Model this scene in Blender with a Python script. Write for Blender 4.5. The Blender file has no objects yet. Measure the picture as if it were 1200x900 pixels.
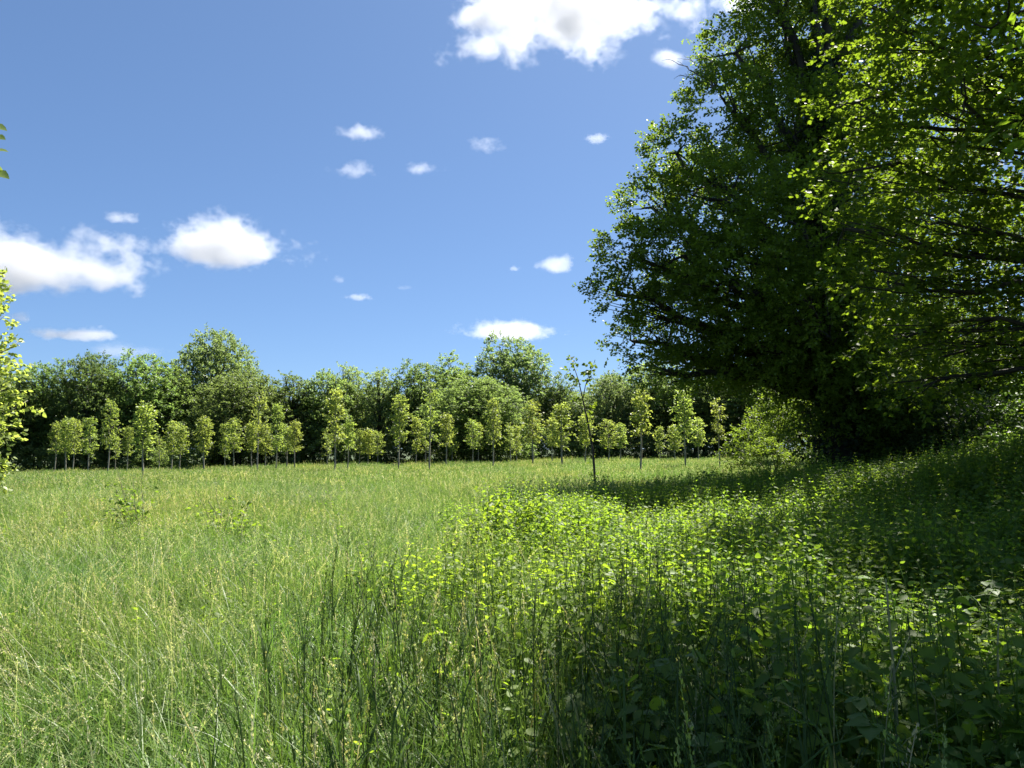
import bpy, math
import numpy as np
from mathutils import Vector

S = bpy.context.scene
COL = S.collection
rad = math.radians

# ------------------------------------------------------------------ camera
CAMZ, PITCH, FPX = 1.62, rad(5.0), 873.0
cd = bpy.data.cameras.new('camera')
cd.sensor_width = 36.0
cd.lens = 36.0 * FPX / 1200.0
cd.clip_start, cd.clip_end = 0.05, 20000.0
cam = bpy.data.objects.new('camera', cd)
COL.objects.link(cam)
cam.location = (0, 0, CAMZ)
cam.rotation_euler = (rad(90) + PITCH, 0, 0)
S.camera = cam

# ------------------------------------------------------------------ sky, sun, exposure
SUN_AZ, SUN_EL = rad(39), rad(58)          # azimuth clockwise from the view direction (+Y)
sund = Vector((math.sin(SUN_AZ) * math.cos(SUN_EL), math.cos(SUN_AZ) * math.cos(SUN_EL), math.sin(SUN_EL)))
w = bpy.data.worlds.new('World')
S.world = w
w.use_nodes = True
nt = w.node_tree
nt.nodes.clear()
sky = nt.nodes.new('ShaderNodeTexSky')
sky.sky_type = 'NISHITA'
sky.sun_disc = False
sky.sun_elevation = SUN_EL
sky.sun_rotation = SUN_AZ
sky.altitude = 100
sky.air_density = 0.68
sky.dust_density = 0.8
sky.ozone_density = 4.5
bg = nt.nodes.new('ShaderNodeBackground')
bg.inputs['Strength'].default_value = 0.052
wo = nt.nodes.new('ShaderNodeOutputWorld')
gam = nt.nodes.new('ShaderNodeGamma'); gam.inputs[1].default_value = .74
tone = nt.nodes.new('ShaderNodeMix'); tone.data_type = 'RGBA'; tone.blend_type = 'MULTIPLY'
tone.inputs[0].default_value = 1; tone.inputs[7].default_value = (.89, 1.13, 1.38, 1)
nt.links.new(sky.outputs[0], gam.inputs[0]); nt.links.new(gam.outputs[0], tone.inputs[6])
nt.links.new(tone.outputs[2], bg.inputs[0])
nt.links.new(bg.outputs[0], wo.inputs[0])

sl = bpy.data.lights.new('sun', 'SUN')
sl.energy = 5.0
sl.angle = rad(0.53)
sl.color = (1.0, 0.95, 0.86)
sun = bpy.data.objects.new('sun', sl)
COL.objects.link(sun)
sun.rotation_euler = sund.to_track_quat('Z', 'Y').to_euler()

S.view_settings.view_transform = 'Standard'
S.view_settings.look = 'None'
S.view_settings.exposure = 1.8
S.view_settings.gamma = 1.0
S.view_settings.use_curve_mapping = False
cy = S.cycles
cy.max_bounces = 12
cy.diffuse_bounces = 5
cy.glossy_bounces = 2
cy.transmission_bounces = 5
cy.transparent_max_bounces = 8
cy.volume_bounces = 10
cy.volume_max_steps = 128
cy.sample_clamp_indirect = 6.0
cy.use_denoising = True
cy.denoiser = 'OPENIMAGEDENOISE'

# ------------------------------------------------------------------ helpers
Z = np.array([0., 0., 1.])
CP, SP = math.cos(PITCH), math.sin(PITCH)


def W(px, py, d):
    """world point seen at pixel px,py of the 1200x900 photograph, at forward distance d"""
    X, Y = (px - 600.) / FPX, (450. - py) / FPX
    k = d / (CP - Y * SP)
    return np.array([X * k, d, CAMZ + k * (SP + Y * CP)])


def smooth(x, a, b):
    t = np.clip((x - a) / (b - a), 0, 1)
    return t * t * (3 - 2 * t)


def tz(x, y):
    x = np.asarray(x, float); y = np.asarray(y, float)
    z = np.where(x < 0, .020, .011) * np.clip(x, -70, 60) * smooth(y, 12, 55)
    z = z + (1.15 * (1 - smooth(y, 9, 18)) + .3 * (1 - smooth(y, 18, 32))) * smooth(x, 3.0, 10.5)
    z = z + 0.05 * np.sin(x * 0.9 + 1.3) * np.sin(y * 0.7) + 0.04 * np.sin(x * 0.31 + y * 0.43)
    return z


def nrm(v):
    return v / np.maximum(np.linalg.norm(v, axis=-1, keepdims=True), 1e-9)


def make_mesh(name, V, faces, tint=None, mat=None, shade=False):
    V = np.asarray(V, np.float32)
    faces = [np.asarray(f, np.int32) for f in faces if len(f)]
    loops = np.concatenate([f.ravel() for f in faces])
    tot = np.concatenate([np.full(len(f), f.shape[1], np.int32) for f in faces])
    starts = np.concatenate([[0], np.cumsum(tot)[:-1]]).astype(np.int32)
    me = bpy.data.meshes.new(name)
    me.vertices.add(len(V)); me.vertices.foreach_set('co', V.ravel())
    me.loops.add(len(loops)); me.loops.foreach_set('vertex_index', loops)
    me.polygons.add(len(tot)); me.polygons.foreach_set('loop_start', starts)
    me.update(calc_edges=True)
    me.validate()
    if tint is not None:
        a = me.attributes.new('tint', 'FLOAT', 'POINT')
        a.data.foreach_set('value', np.asarray(tint, np.float32))
    if shade:
        me.polygons.foreach_set('use_smooth', np.ones(len(tot), bool))
    if mat:
        me.materials.append(mat)
    return me


class MB:
    def __init__(s):
        s.V, s.F, s.T, s.n = [], [], [], 0

    def add(s, V, faces, tint=0.5):
        V = np.asarray(V, float).reshape(-1, 3)
        for f in faces:
            s.F.append(np.asarray(f, np.int32) + s.n)
        s.V.append(V)
        s.T.append(np.full(len(V), tint) if np.isscalar(tint) else np.asarray(tint, float))
        s.n += len(V)

    def mesh(s, name, mat, shade=False):
        by = {}
        for f in s.F:
            if len(f):
                by.setdefault(f.shape[1], []).append(f)
        return make_mesh(name, np.concatenate(s.V), [np.concatenate(v) for v in by.values()], np.concatenate(s.T), mat, shade)


def tube(mb, pts, r, sides=6, tint=0.5):
    pts = np.asarray(pts, float); n = len(pts)
    r = np.broadcast_to(np.asarray(r, float), (n,))
    t = nrm(np.gradient(pts, axis=0))
    ref = np.array([1., 0.13, 0.07]) if abs(t[0, 0]) < .8 else np.array([0.1, 1., 0.])
    a = nrm(np.cross(t, ref)); b = np.cross(t, a)
    th = np.arange(sides) / sides * 2 * math.pi
    V = pts[:, None] + r[:, None, None] * (np.cos(th)[None, :, None] * a[:, None] + np.sin(th)[None, :, None] * b[:, None])
    i = np.arange(n - 1)[:, None] * sides; j = np.arange(sides)[None]; k = (j + 1) % sides
    f = np.stack([i + j, i + k, i + sides + k, i + sides + j], -1).reshape(-1, 4)
    mb.add(V, [f, np.array([np.arange(sides) + (n - 1) * sides])], tint)


RHOMB = (np.array([[0, 0, 0], [.45, .30, .07], [1, 0, -.06], [.45, -.30, .07]]), [np.array([[0, 1, 2], [0, 2, 3]])])
OVAL = (np.array([[0, 0, 0], [.16, .2, .03], [.42, .30, .05], [.75, .17, 0.02], [1, 0, -.08], [.75, -.17, .02], [.42, -.30, .05], [.16, -.2, .03], [.42, 0, 0.], [.75, 0, -.03]]),
        [np.array([[0, 1, 2, 8], [8, 2, 3, 9], [0, 8, 6, 7], [8, 9, 5, 6]]), np.array([[9, 3, 4], [9, 4, 5]])])
def toothed(nt=7, w=.30):
    t = np.linspace(0, 1, nt * 2 + 1)[1:-1]
    prof = w * np.sin(np.pi * t ** .62) ** .85
    x = t.copy(); y = prof.copy()
    y[1::2] *= .80; x[0::2] += .035; x = np.clip(x, 0, .97)
    z = .05 * (y / w) - .10 * t ** 2 + np.where(np.arange(len(t)) % 2, -.02, .012)
    k = len(t)
    V = np.concatenate([[[0, 0, 0]], np.c_[x, y, z], [[1, 0, -.11]], np.c_[x, -y, z], np.c_[t, 0 * t, -.09 * t ** 2 - .015]])
    A, B, Cc, tip = 1, k + 2, 2 * k + 2, k + 1
    q, tr = [], [[0, Cc, A], [0, B, Cc], [A + k - 1, Cc + k - 1, tip], [Cc + k - 1, B + k - 1, tip]]
    for i in range(k - 1):
        q += [[A + i, Cc + i, Cc + i + 1, A + i + 1], [Cc + i, B + i, B + i + 1, Cc + i + 1]]
    return V, [np.array(q), np.array(tr)]


TOOTH = toothed()
# lobed leaf (field maple / oak): outline with notches
_lob = np.array([[0, 0], [.12, .10], [.22, .34], [.36, .18], [.52, .42], [.66, .17], [.80, .20], [1, 0]])
LOBED = (np.concatenate([np.c_[_lob, .05 - .1 * _lob[:, 0] + .12 * _lob[:, 1]],
                         np.c_[_lob[1:-1] * [1, -1], .05 - .1 * _lob[1:-1, 0] + .12 * _lob[1:-1, 1]]]) - [0, 0, .05],
         [np.array([[0, 1, 2], [0, 2, 3], [0, 3, 5], [3, 4, 5], [0, 5, 7], [5, 6, 7],
                    [0, 9, 8], [0, 10, 9], [0, 12, 10], [10, 12, 11], [0, 7, 12], [12, 7, 13]])])


def leaves(mb, pos, f, up, size, tint, T=RHOMB, wid=1.0):
    f = nrm(f)
    s = nrm(np.cross(up, f)); n = np.cross(f, s)
    tv, tf = T
    size = np.broadcast_to(size, (len(pos),))[:, None, None]
    V = pos[:, None] + size * (tv[None, :, 0:1] * f[:, None] + wid * tv[None, :, 1:2] * s[:, None] + tv[None, :, 2:3] * n[:, None])
    k = len(tv); off = (np.arange(len(pos)) * k)[:, None, None]
    mb.add(V, [(q[None] + off).reshape(-1, q.shape[1]) for q in tf], np.repeat(tint, k))


def sprays(mb, r, P, D, L, m, size, flat=.7, spread=.9, droop=.2, T=RHOMB, wid=1.0, t0=.08, tone=None):
    n = len(P)
    D = nrm(D)
    t = r.uniform(t0, 1, (n, m))
    side = nrm(np.cross(D, Z) + r.normal(0, .05, (n, 3)))
    Lm = np.broadcast_to(L, (n,))[:, None]
    base = P[:, None] + D[:, None] * (Lm * t)[..., None]
    base[..., 2] -= droop * Lm * t * t
    sg = np.where(np.arange(m) % 2, 1., -1.)[None, :, None]
    lf = D[:, None] * .55 + side[:, None] * sg * spread + r.normal(0, .38, (n, m, 3))
    lf[..., 2] -= .15
    up = Z * flat + r.normal(0, .45, (n, m, 3))
    sz = size * r.uniform(.65, 1.2, (n, m))
    tone = r.normal(0, .14, n) if tone is None else tone
    tint = np.clip(.5 + tone[:, None] + r.normal(0, .16, (n, m)), 0, 1)
    base = base + nrm(lf) * (.03 + .02 * r.random((n, m, 1))) + r.normal(0, .03, (n, m, 3)) * Lm[..., None]
    leaves(mb, base.reshape(-1, 3), lf.reshape(-1, 3), up.reshape(-1, 3), sz.ravel(), tint.ravel(), T, wid)


def clump_points(r, c, rr, n, shell=.5, under=.35):
    """n spray roots in the ellipsoid c,rr, more of them near its surface, fewer underneath"""
    u = nrm(r.normal(size=(n * 3, 3)))
    keep = (u[:, 2] > -.25) | (r.random(n * 3) < under)
    u = u[keep][:n]
    rho = shell + (1 - shell) * np.sqrt(r.random(len(u)))
    return np.asarray(c) + u * np.asarray(rr) * rho[:, None], u


def bez(a, b, lift, n=7, r=None, jit=0.):
    a = np.asarray(a, float); b = np.asarray(b, float)
    m = (a + b) / 2 + np.array([0, 0, lift])
    t = np.linspace(0, 1, n)[:, None]
    p = (1 - t) ** 2 * a + 2 * t * (1 - t) * m + t * t * b
    if r is not None and jit:
        p[1:-1] += r.normal(0, jit, (n - 2, 3))
    return p


def obj(name, me, parent=None, loc=(0, 0, 0)):
    o = bpy.data.objects.new(name, me)
    COL.objects.link(o)
    o.location = loc
    if parent:
        o.parent = parent
    return o


def tag(o, label, cat, group=None, kind=None):
    o['label'] = label; o['category'] = cat
    if group: o['group'] = group
    if kind: o['kind'] = kind
    return o


def thing(name, label, cat, loc=(0, 0, 0), group=None):
    return tag(obj(name, None, None, loc), label, cat, group)


def copy_thing(o, name=None):
    c = o.copy(); COL.objects.link(c)
    for ch in o.children:
        d = ch.copy(); COL.objects.link(d); d.parent = c
    return c


# ------------------------------------------------------------------ materials
def new_mat(name):
    m = bpy.data.materials.new(name); m.use_nodes = True
    t = m.node_tree; t.nodes.clear()
    return m, t, t.nodes, t.links


def leaf_mat(name, dark, light, trans=.42, tcol=(1.55, 1.45, .7), rough=.42, spec=.4, var=.25, straw=None, patch=None):
    m, t, N, L = new_mat(name)
    at = N.new('ShaderNodeAttribute'); at.attribute_name = 'tint'
    cr = N.new('ShaderNodeValToRGB')
    e = cr.color_ramp.elements
    if straw:
        mp = N.new('ShaderNodeMath'); mp.operation = 'MULTIPLY'; mp.inputs[1].default_value = .5
        L.new(at.outputs['Fac'], mp.inputs[0]); L.new(mp.outputs[0], cr.inputs[0])
        e[0].position, e[0].color = 0, (*dark, 1)
        e[1].position, e[1].color = .5, (*light, 1)
        k = e.new(.52); k.color = (*straw[0], 1)
        k = e.new(1.0); k.color = (*straw[1], 1)
    else:
        e[0].color = (*dark, 1); e[1].color = (*light, 1)
        L.new(at.outputs['Fac'], cr.inputs[0])
    oi = N.new('ShaderNodeObjectInfo')
    hs = N.new('ShaderNodeHueSaturation')
    mr = N.new('ShaderNodeMapRange'); mr.inputs[3].default_value = 1 - var; mr.inputs[4].default_value = 1 + var
    L.new(oi.outputs['Random'], mr.inputs[0]); L.new(mr.outputs[0], hs.inputs['Value'])
    mh = N.new('ShaderNodeMapRange'); mh.inputs[3].default_value = .5 - .012; mh.inputs[4].default_value = .5 + .012
    ml = N.new('ShaderNodeMath'); ml.operation = 'MULTIPLY'; ml.inputs[1].default_value = 7.31
    fr = N.new('ShaderNodeMath'); fr.operation = 'FRACT'
    L.new(oi.outputs['Random'], ml.inputs[0]); L.new(ml.outputs[0], fr.inputs[0]); L.new(fr.outputs[0], mh.inputs[0])
    L.new(mh.outputs[0], hs.inputs['Hue'])
    L.new(cr.outputs[0], hs.inputs['Color'])
    col = hs.outputs[0]
    if patch:
        geo = N.new('ShaderNodeNewGeometry')
        nz = N.new('ShaderNodeTexNoise'); nz.inputs['Scale'].default_value = .22; nz.inputs['Detail'].default_value = 3
        L.new(geo.outputs['Position'], nz.inputs['Vector'])
        rr = N.new('ShaderNodeMapRange'); rr.inputs[1].default_value = .42; rr.inputs[2].default_value = .62
        L.new(nz.outputs['Fac'], rr.inputs[0])
        mx = N.new('ShaderNodeMix'); mx.data_type = 'RGBA'; mx.blend_type = 'MULTIPLY'
        mx.inputs[7].default_value = (*patch, 1)
        L.new(rr.outputs[0], mx.inputs[0]); L.new(col, mx.inputs[6])
        col = mx.outputs[2]
    p = N.new('ShaderNodeBsdfPrincipled')
    p.inputs['Roughness'].default_value = rough
    p.inputs['Specular IOR Level'].default_value = spec
    L.new(col, p.inputs['Base Color'])
    tr = N.new('ShaderNodeBsdfTranslucent')
    tm = N.new('ShaderNodeMix'); tm.data_type = 'RGBA'; tm.blend_type = 'MULTIPLY'; tm.inputs[0].default_value = 1
    tm.inputs[7].default_value = (*tcol, 1)
    L.new(col, tm.inputs[6]); L.new(tm.outputs[2], tr.inputs[0])
    ms = N.new('ShaderNodeMixShader'); ms.inputs[0].default_value = trans
    L.new(p.outputs[0], ms.inputs[1]); L.new(tr.outputs[0], ms.inputs[2])
    o = N.new('ShaderNodeOutputMaterial'); L.new(ms.outputs[0], o.inputs[0])
    return m


def bark_mat(name, a, b, scale=9):
    m, t, N, L = new_mat(name)
    tc = N.new('ShaderNodeTexCoord'); mp = N.new('ShaderNodeMapping'); mp.inputs['Scale'].default_value = (1, 1, .22)
    nz = N.new('ShaderNodeTexNoise'); nz.inputs['Scale'].default_value = scale; nz.inputs['Detail'].default_value = 6
    cr = N.new('ShaderNodeValToRGB'); cr.color_ramp.elements[0].position = .35; cr.color_ramp.elements[1].position = .68
    cr.color_ramp.elements[0].color = (*a, 1); cr.color_ramp.elements[1].color = (*b, 1)
    bp = N.new('ShaderNodeBump'); bp.inputs['Strength'].default_value = .6; bp.inputs['Distance'].default_value = .02
    p = N.new('ShaderNodeBsdfPrincipled'); p.inputs['Roughness'].default_value = .9
    o = N.new('ShaderNodeOutputMaterial')
    L.new(tc.outputs['Object'], mp.inputs[0]); L.new(mp.outputs[0], nz.inputs[0]); L.new(nz.outputs[0], cr.inputs[0])
    L.new(nz.outputs[0], bp.inputs['Height']); L.new(bp.outputs[0], p.inputs['Normal'])
    L.new(cr.outputs[0], p.inputs['Base Color']); L.new(p.outputs[0], o.inputs[0])
    return m


def soil_mat():
    m, t, N, L = new_mat('meadow_soil')
    geo = N.new('ShaderNodeNewGeometry')
    nz = N.new('ShaderNodeTexNoise'); nz.inputs['Scale'].default_value = 1.7; nz.inputs['Detail'].default_value = 8
    cr = N.new('ShaderNodeValToRGB'); e = cr.color_ramp.elements
    e[0].position, e[0].color = .3, (.020, .030, .010, 1)
    e[1].position, e[1].color = .7, (.060, .090, .026, 1)
    p = N.new('ShaderNodeBsdfPrincipled'); p.inputs['Roughness'].default_value = 1
    bp = N.new('ShaderNodeBump'); bp.inputs['Distance'].default_value = .1
    o = N.new('ShaderNodeOutputMaterial')
    L.new(geo.outputs['Position'], nz.inputs[0]); L.new(nz.outputs[0], cr.inputs[0]); L.new(cr.outputs[0], p.inputs['Base Color'])
    L.new(nz.outputs[0], bp.inputs['Height']); L.new(bp.outputs[0], p.inputs['Normal']); L.new(p.outputs[0], o.inputs[0])
    return m


M = dict(
    oak=leaf_mat('oak_leaf', (.055, .088, .014), (.115, .160, .030), .48, (2.3, 2.3, .8), rough=.45, spec=.22),
    maple=leaf_mat('maple_leaf', (.060, .100, .016), (.115, .175, .028), .55, (2.7, 2.7, .9), rough=.5, spec=.22),
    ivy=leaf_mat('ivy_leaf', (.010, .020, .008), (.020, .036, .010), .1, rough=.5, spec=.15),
    fresh=leaf_mat('fresh_wood_leaf', (.092, .126, .046), (.148, .190, .074), .52, (2.25, 2.3, 1.35), spec=.25),
    dark=leaf_mat('dark_wood_leaf', (.068, .100, .036), (.122, .166, .062), .52, (2.3, 2.4, 1.35), spec=.25),
    grey=leaf_mat('grey_green_leaf', (.095, .135, .055), (.165, .215, .100), .48, (2.1, 2.1, 1.2), spec=.25),
    poplar=leaf_mat('young_poplar_leaf', (.130, .172, .046), (.222, .270, .100), .54, (2.2, 2.15, 1.0), spec=.3, var=.15),
    shrub=leaf_mat('shrub_leaf', (.080, .130, .022), (.155, .220, .050), .52, (2.15, 2.2, .8), spec=.22),
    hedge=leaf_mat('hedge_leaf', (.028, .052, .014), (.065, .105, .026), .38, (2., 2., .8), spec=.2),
    nettle=leaf_mat('nettle_leaf', (.070, .125, .016), (.135, .200, .036), .56, (2.45, 2.4, .85), rough=.5, spec=.25, var=.12),
    bramble=leaf_mat('bramble_leaf', (.065, .118, .024), (.120, .185, .042), .45, (2.4, 2.4, .9), rough=.5, spec=.22, var=.12),
    grass=leaf_mat('grass_blade', (.044, .098, .019), (.128, .204, .054), .42, (1.7, 1.85, 1.0), rough=.42, spec=.34, var=.06,
                   straw=((.17, .235, .09), (.42, .42, .28)), patch=(1.42, 1.16, 1.1)),
    stem=leaf_mat('tall_stem', (.035, .062, .018), (.075, .125, .030), .35, (1.8, 1.8, .8), rough=.5, spec=.2, var=.1, straw=((.20, .22, .09), (.42, .40, .24))),
    bark=bark_mat('oak_bark', (.018, .014, .011), (.052, .043, .034), 7),
    twig=bark_mat('dead_twig', (.050, .042, .036), (.13, .115, .10), 12),
    pale=bark_mat('young_bark', (.13, .12, .095), (.30, .285, .235), 14),
    brown=bark_mat('sapling_bark', (.030, .024, .018), (.085, .070, .055), 14),
    soil=soil_mat())

# ------------------------------------------------------------------ ground
def axis(lim, fine, near, step):
    a = [0.]
    while a[-1] < lim:
        a.append(a[-1] + (fine if a[-1] < near else step * (1 + (a[-1] - near) * .03)))
    return np.array(a)

gx = axis(1600, .6, 16, .8); gx = np.concatenate([-gx[:0:-1], gx])
gy = axis(1900, .6, 40, .8); gy = np.concatenate([[-300., -60, -15, -6, -2], gy])
XX, YY = np.meshgrid(gx, gy)
V = np.stack([XX, YY, tz(XX, YY)], -1).reshape(-1, 3)
nx = len(gx); i = (np.arange(len(gy) - 1)[:, None] * nx + np.arange(nx - 1)[None]).ravel()
g = obj('ground', make_mesh('ground', V, [np.stack([i, i + 1, i + nx + 1, i + nx], -1)], None, M['soil'], True))
tag(g, 'gently rising meadow ground under the long grass', 'ground', None, 'structure')

# ------------------------------------------------------------------ clouds (volumes)
CLD = 2600.


def cloud_mat(name, rx, ry, rz, seed, dens, feat, soft, amp, lift):
    m, t, N, L = new_mat(name)
    tc = N.new('ShaderNodeTexCoord')

    def vm(op, a=None, b=None):
        n = N.new('ShaderNodeVectorMath'); n.operation = op
        for k, v in ((0, a), (1, b)):
            if v is None: continue
            if isinstance(v, tuple): n.inputs[k].default_value = v
            else: L.new(v, n.inputs[k])
        return n

    def fm(op, a, b=None, clamp=False):
        n = N.new('ShaderNodeMath'); n.operation = op; n.use_clamp = clamp
        for k, v in ((0, a), (1, b)):
            if v is None: continue
            if isinstance(v, (int, float)): n.inputs[k].default_value = v
            else: L.new(v, n.inputs[k])
        return n.outputs[0]
    P = tc.outputs['Object']
    q = vm('ADD', vm('MULTIPLY', P, (1 / feat, 1 / feat, 1.25 / feat)).outputs[0], (seed * 3.7, seed * 1.9, seed * 2.3)).outputs[0]
    n1 = N.new('ShaderNodeTexNoise'); n1.inputs['Scale'].default_value = 1.0; n1.inputs['Detail'].default_value = 7
    n1.inputs['Roughness'].default_value = .64
    L.new(q, n1.inputs['Vector'])
    nb = N.new('ShaderNodeTexNoise'); nb.inputs['Scale'].default_value = .33; nb.inputs['Detail'].default_value = 1
    L.new(q, nb.inputs['Vector'])
    e = vm('LENGTH', vm('MULTIPLY', P, (1 / rx, 1 / ry, 1 / rz)).outputs[0]).outputs['Value']
    f = fm('SUBTRACT', lift, e)
    f = fm('ADD', f, fm('MULTIPLY', fm('SUBTRACT', n1.outputs['Fac'], .5), amp))
    f = fm('ADD', f, fm('MULTIPLY', fm('SUBTRACT', nb.outputs['Fac'], .5), amp * .7))
    sx = N.new('ShaderNodeSeparateXYZ'); L.new(P, sx.inputs[0])
    low = fm('MULTIPLY', fm('MAXIMUM', fm('MULTIPLY', sx.outputs['Z'], -1 / rz), 0.), .8)   # flatter base
    f = fm('SUBTRACT', f, low)
    f = fm('MULTIPLY', f, 1 / soft, True)
    pv = N.new('ShaderNodeVolumePrincipled')
    pv.inputs['Color'].default_value = (.73, .74, .76, 1)
    pv.inputs['Anisotropy'].default_value = .35
    L.new(fm('MULTIPLY', f, dens), pv.inputs['Density'])
    o = N.new('ShaderNodeOutputMaterial'); L.new(pv.outputs[0], o.inputs['Volume'])
    return m


def cloud(px, py, pw, ph, label, dens=.010, soft=.34, amp=1.45, lift=.62, feat=None, seed=[0]):
    seed[0] += 1
    c = W(px, py, CLD)
    s = np.linalg.norm(c - [0, 0, CAMZ]) / FPX
    rx, rz = pw * .5 * s * 1.45, ph * .5 * s * 1.55
    ry = max(rz * 1.2, rx * .6)
    r = np.random.default_rng(seed[0])
    n, k = 24, 14
    th = np.linspace(0, 2 * math.pi, n, endpoint=False); ph_ = np.linspace(0, math.pi, k + 2)[1:-1]
    Vs = np.stack([np.sin(ph_)[:, None] * np.cos(th), np.sin(ph_)[:, None] * np.sin(th), np.cos(ph_)[:, None] + 0 * th], -1).reshape(-1, 3)
    Vs = np.concatenate([Vs, [[0, 0, 1], [0, 0, -1]]]) * [rx, ry, rz] * 1.0
    i = np.arange(k - 1)[:, None] * n; j = np.arange(n)[None]; jj = (j + 1) % n
    F4 = np.stack([i + j, i + n + j, i + n + jj, i + jj], -1).reshape(-1, 4)
    a = np.arange(n); b = (a + 1) % n
    F3 = np.concatenate([np.stack([np.full(n, k * n), a, b], -1), np.stack([np.full(n, k * n + 1), (k - 1) * n + b, (k - 1) * n + a], -1)])
    feat = feat or max(rz * .9, 18.)
    me = make_mesh('cloud', Vs, [F4, F3], None, cloud_mat('cloud_vapour', rx, ry, rz, seed[0] + .37, dens, feat, soft, amp, lift))
    o = obj('cloud', me, None, c)
    return tag(o, label, 'cloud', 'fair weather clouds')


cloud(656, 22, 226, 124, 'largest ragged white cloud, high beside the top of the oak', dens=.011, amp=1.5, feat=95)
cloud(862, 6, 75, 34, 'white cloud edge touching the top of the oak crown', dens=.011)
cloud(36, 318, 186, 76, 'broad flat white cloud above the young tree at the meadow edge', dens=.011, feat=80)
cloud(258, 295, 176, 60, 'compact puffy white cloud alone above the grey-green wood tree', dens=.011, feat=60)
cloud(138, 257, 40, 16, 'small white cloud just above the broad flat cloud', dens=.011)
cloud(90, 394, 88, 15, 'thin flat streak of white cloud low over the wood', dens=.011)
cloud(140, 413, 84, 20, 'faint thin cloud resting just on the treetops', dens=.004, soft=.6)
cloud(592, 391, 132, 24, 'long flat white cloud low above the tallest wood oak', dens=.011)
cloud(650, 312, 56, 34, 'small double-lobed white cloud close to the oak crown', dens=.011)
cloud(423, 158, 50, 16, 'wispy white cloud, upper one of two little wisps', dens=.011, soft=.7, amp=1.8)
cloud(411, 200, 44, 22, 'wispy white cloud, lower one of two little wisps', dens=.011, soft=.7, amp=1.8)
cloud(495, 199, 44, 13, 'small faint wisp of cloud in the middle of the sky', dens=.009, soft=.7, amp=1.8)
cloud(566, 172, 44, 18, 'torn faint wisp under the largest ragged cloud', dens=.009, soft=.7, amp=1.8)
cloud(700, 164, 28, 14, 'tiny bright cloud between the largest cloud and the oak', dens=.011)
cloud(416, 349, 36, 11, 'tiny flat white cloud low over the wood', dens=.011)
cloud(398, 329, 18, 15, 'tiny faint puff just above a tiny flat cloud', dens=.01, soft=.7)
cloud(473, 338, 20, 9, 'tiny faint puff low over the dark wood trees', dens=.009, soft=.7)
cloud(604, 316, 14, 11, 'tiny white puff beside the double-lobed cloud', dens=.014)
cloud(787, 70, 46, 20, 'small white cloud beside the bare dead twigs', dens=.011, soft=.6)
cloud(24, 374, 30, 16, 'small white cloud hanging under the broad flat cloud', dens=.011)

# ------------------------------------------------------------------ tree builders
def woody_crown(r, mbT, mbL, clumps, trunk_pt, per, m, leaf, T=RHOMB, L=.7, limb_r=.09, twigs=7, flat=.7, wid=1.0, droop=.2, shell=.5, limb_leaf=0):
    """limbs from the trunk to every clump, twigs inside it, and its leaf sprays"""
    for c, rr in clumps:
        c = np.asarray(c, float); rr = np.broadcast_to(np.asarray(rr, float), (3,))
        a = trunk_pt(c)
        ln = np.linalg.norm(c - a)
        p = bez(a, c, ln * .10, 8, r, ln * .018)
        lr = limb_r * min(1.6, .5 + ln / 6)
        tube(mbT, p, np.linspace(lr, lr * .28, 8), 6)
        n = int(per * (rr[0] * rr[1] * rr[2]) ** (2 / 3))
        P, u = clump_points(r, c, rr * .86, n, shell)
        D = u + r.normal(0, .45, u.shape) + nrm(c - a) * .3
        for q in P[:twigs]:
            b = p[r.integers(4, 8)]
            tube(mbT, bez(b, q, -.05, 4, r, .04), np.linspace(lr * .26, .008, 4), 3)
        k = int(limb_leaf * ln)
        if k:
            q = p[np.clip((r.uniform(.38, 1, k) * 7).astype(int), 0, 7)] + r.normal(0, .18, (k, 3))
            P = np.concatenate([P, q]); D = np.concatenate([D, r.normal(0, 1, (k, 3)) + [0, 0, -.1]])
        tone = np.clip(r.normal(0, .10, len(P)) + r.normal(0, .08), -.35, .35)
        sprays(mbL, r, P, D, L * r.uniform(.6, 1.2, len(P)), m, leaf, flat, .9, droop, T, wid, tone=tone)


# ---- the big ivy-clad oak
r = np.random.default_rng(11)
OD = 22.0
ox, oy = W(990, 500, OD)[0], OD
oz = float(tz(ox, oy))
oak = thing('oak_tree', 'huge dark ivy-clad oak with a wide crown at the meadow edge', 'tree', (ox, oy, oz))
base = np.array([ox, oy, oz])
CL = [(742, 300, 50, 21), (722, 345, 36, 20.5), (764, 243, 48, 22), (793, 180, 45, 22), (850, 120, 58, 22), (862, 62, 52, 23), (920, 40, 66, 23),
      (800, 300, 64, 20), (790, 375, 60, 21), (850, 235, 78, 21), (870, 335, 88, 19), (930, 160, 86, 22), (940, 265, 96, 19), (960, 375, 96, 19),
      (885, 400, 62, 20), (742, 400, 34, 22), (772, 432, 32, 21), (825, 425, 42, 22), (1000, 100, 88, 24), (1000, 220, 98, 22), (1010, 330, 98, 21), (1030, 430, 84, 21),
      (1090, 150, 100, 25), (1100, 300, 100, 25), (1090, 420, 76, 24),
      (950, -60, 88, 23), (905, -30, 56, 23), (1000, -130, 90, 23), (1060, 0, 92, 24), (1050, -90, 90, 24),
      (930, 120, 80, 25.5), (900, 220, 84, 25.5), (850, 320, 70, 25), (960, 330, 90, 25.5), (1030, 260, 90, 26), (990, 20, 80, 26), (820, 220, 55, 24.5), (960, 450, 52, 21), (1000, 500, 44, 21), (955, 500, 34, 21.5), (1040, 490, 50, 21), (1010, 440, 60, 20), (905, 440, 40, 21.5), (860, 420, 44, 22), (800, 425, 34, 23), (1060, 520, 40, 20.5), (800, 350, 55, 24.5), (900, 400, 60, 25)]
clumps = []
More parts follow.
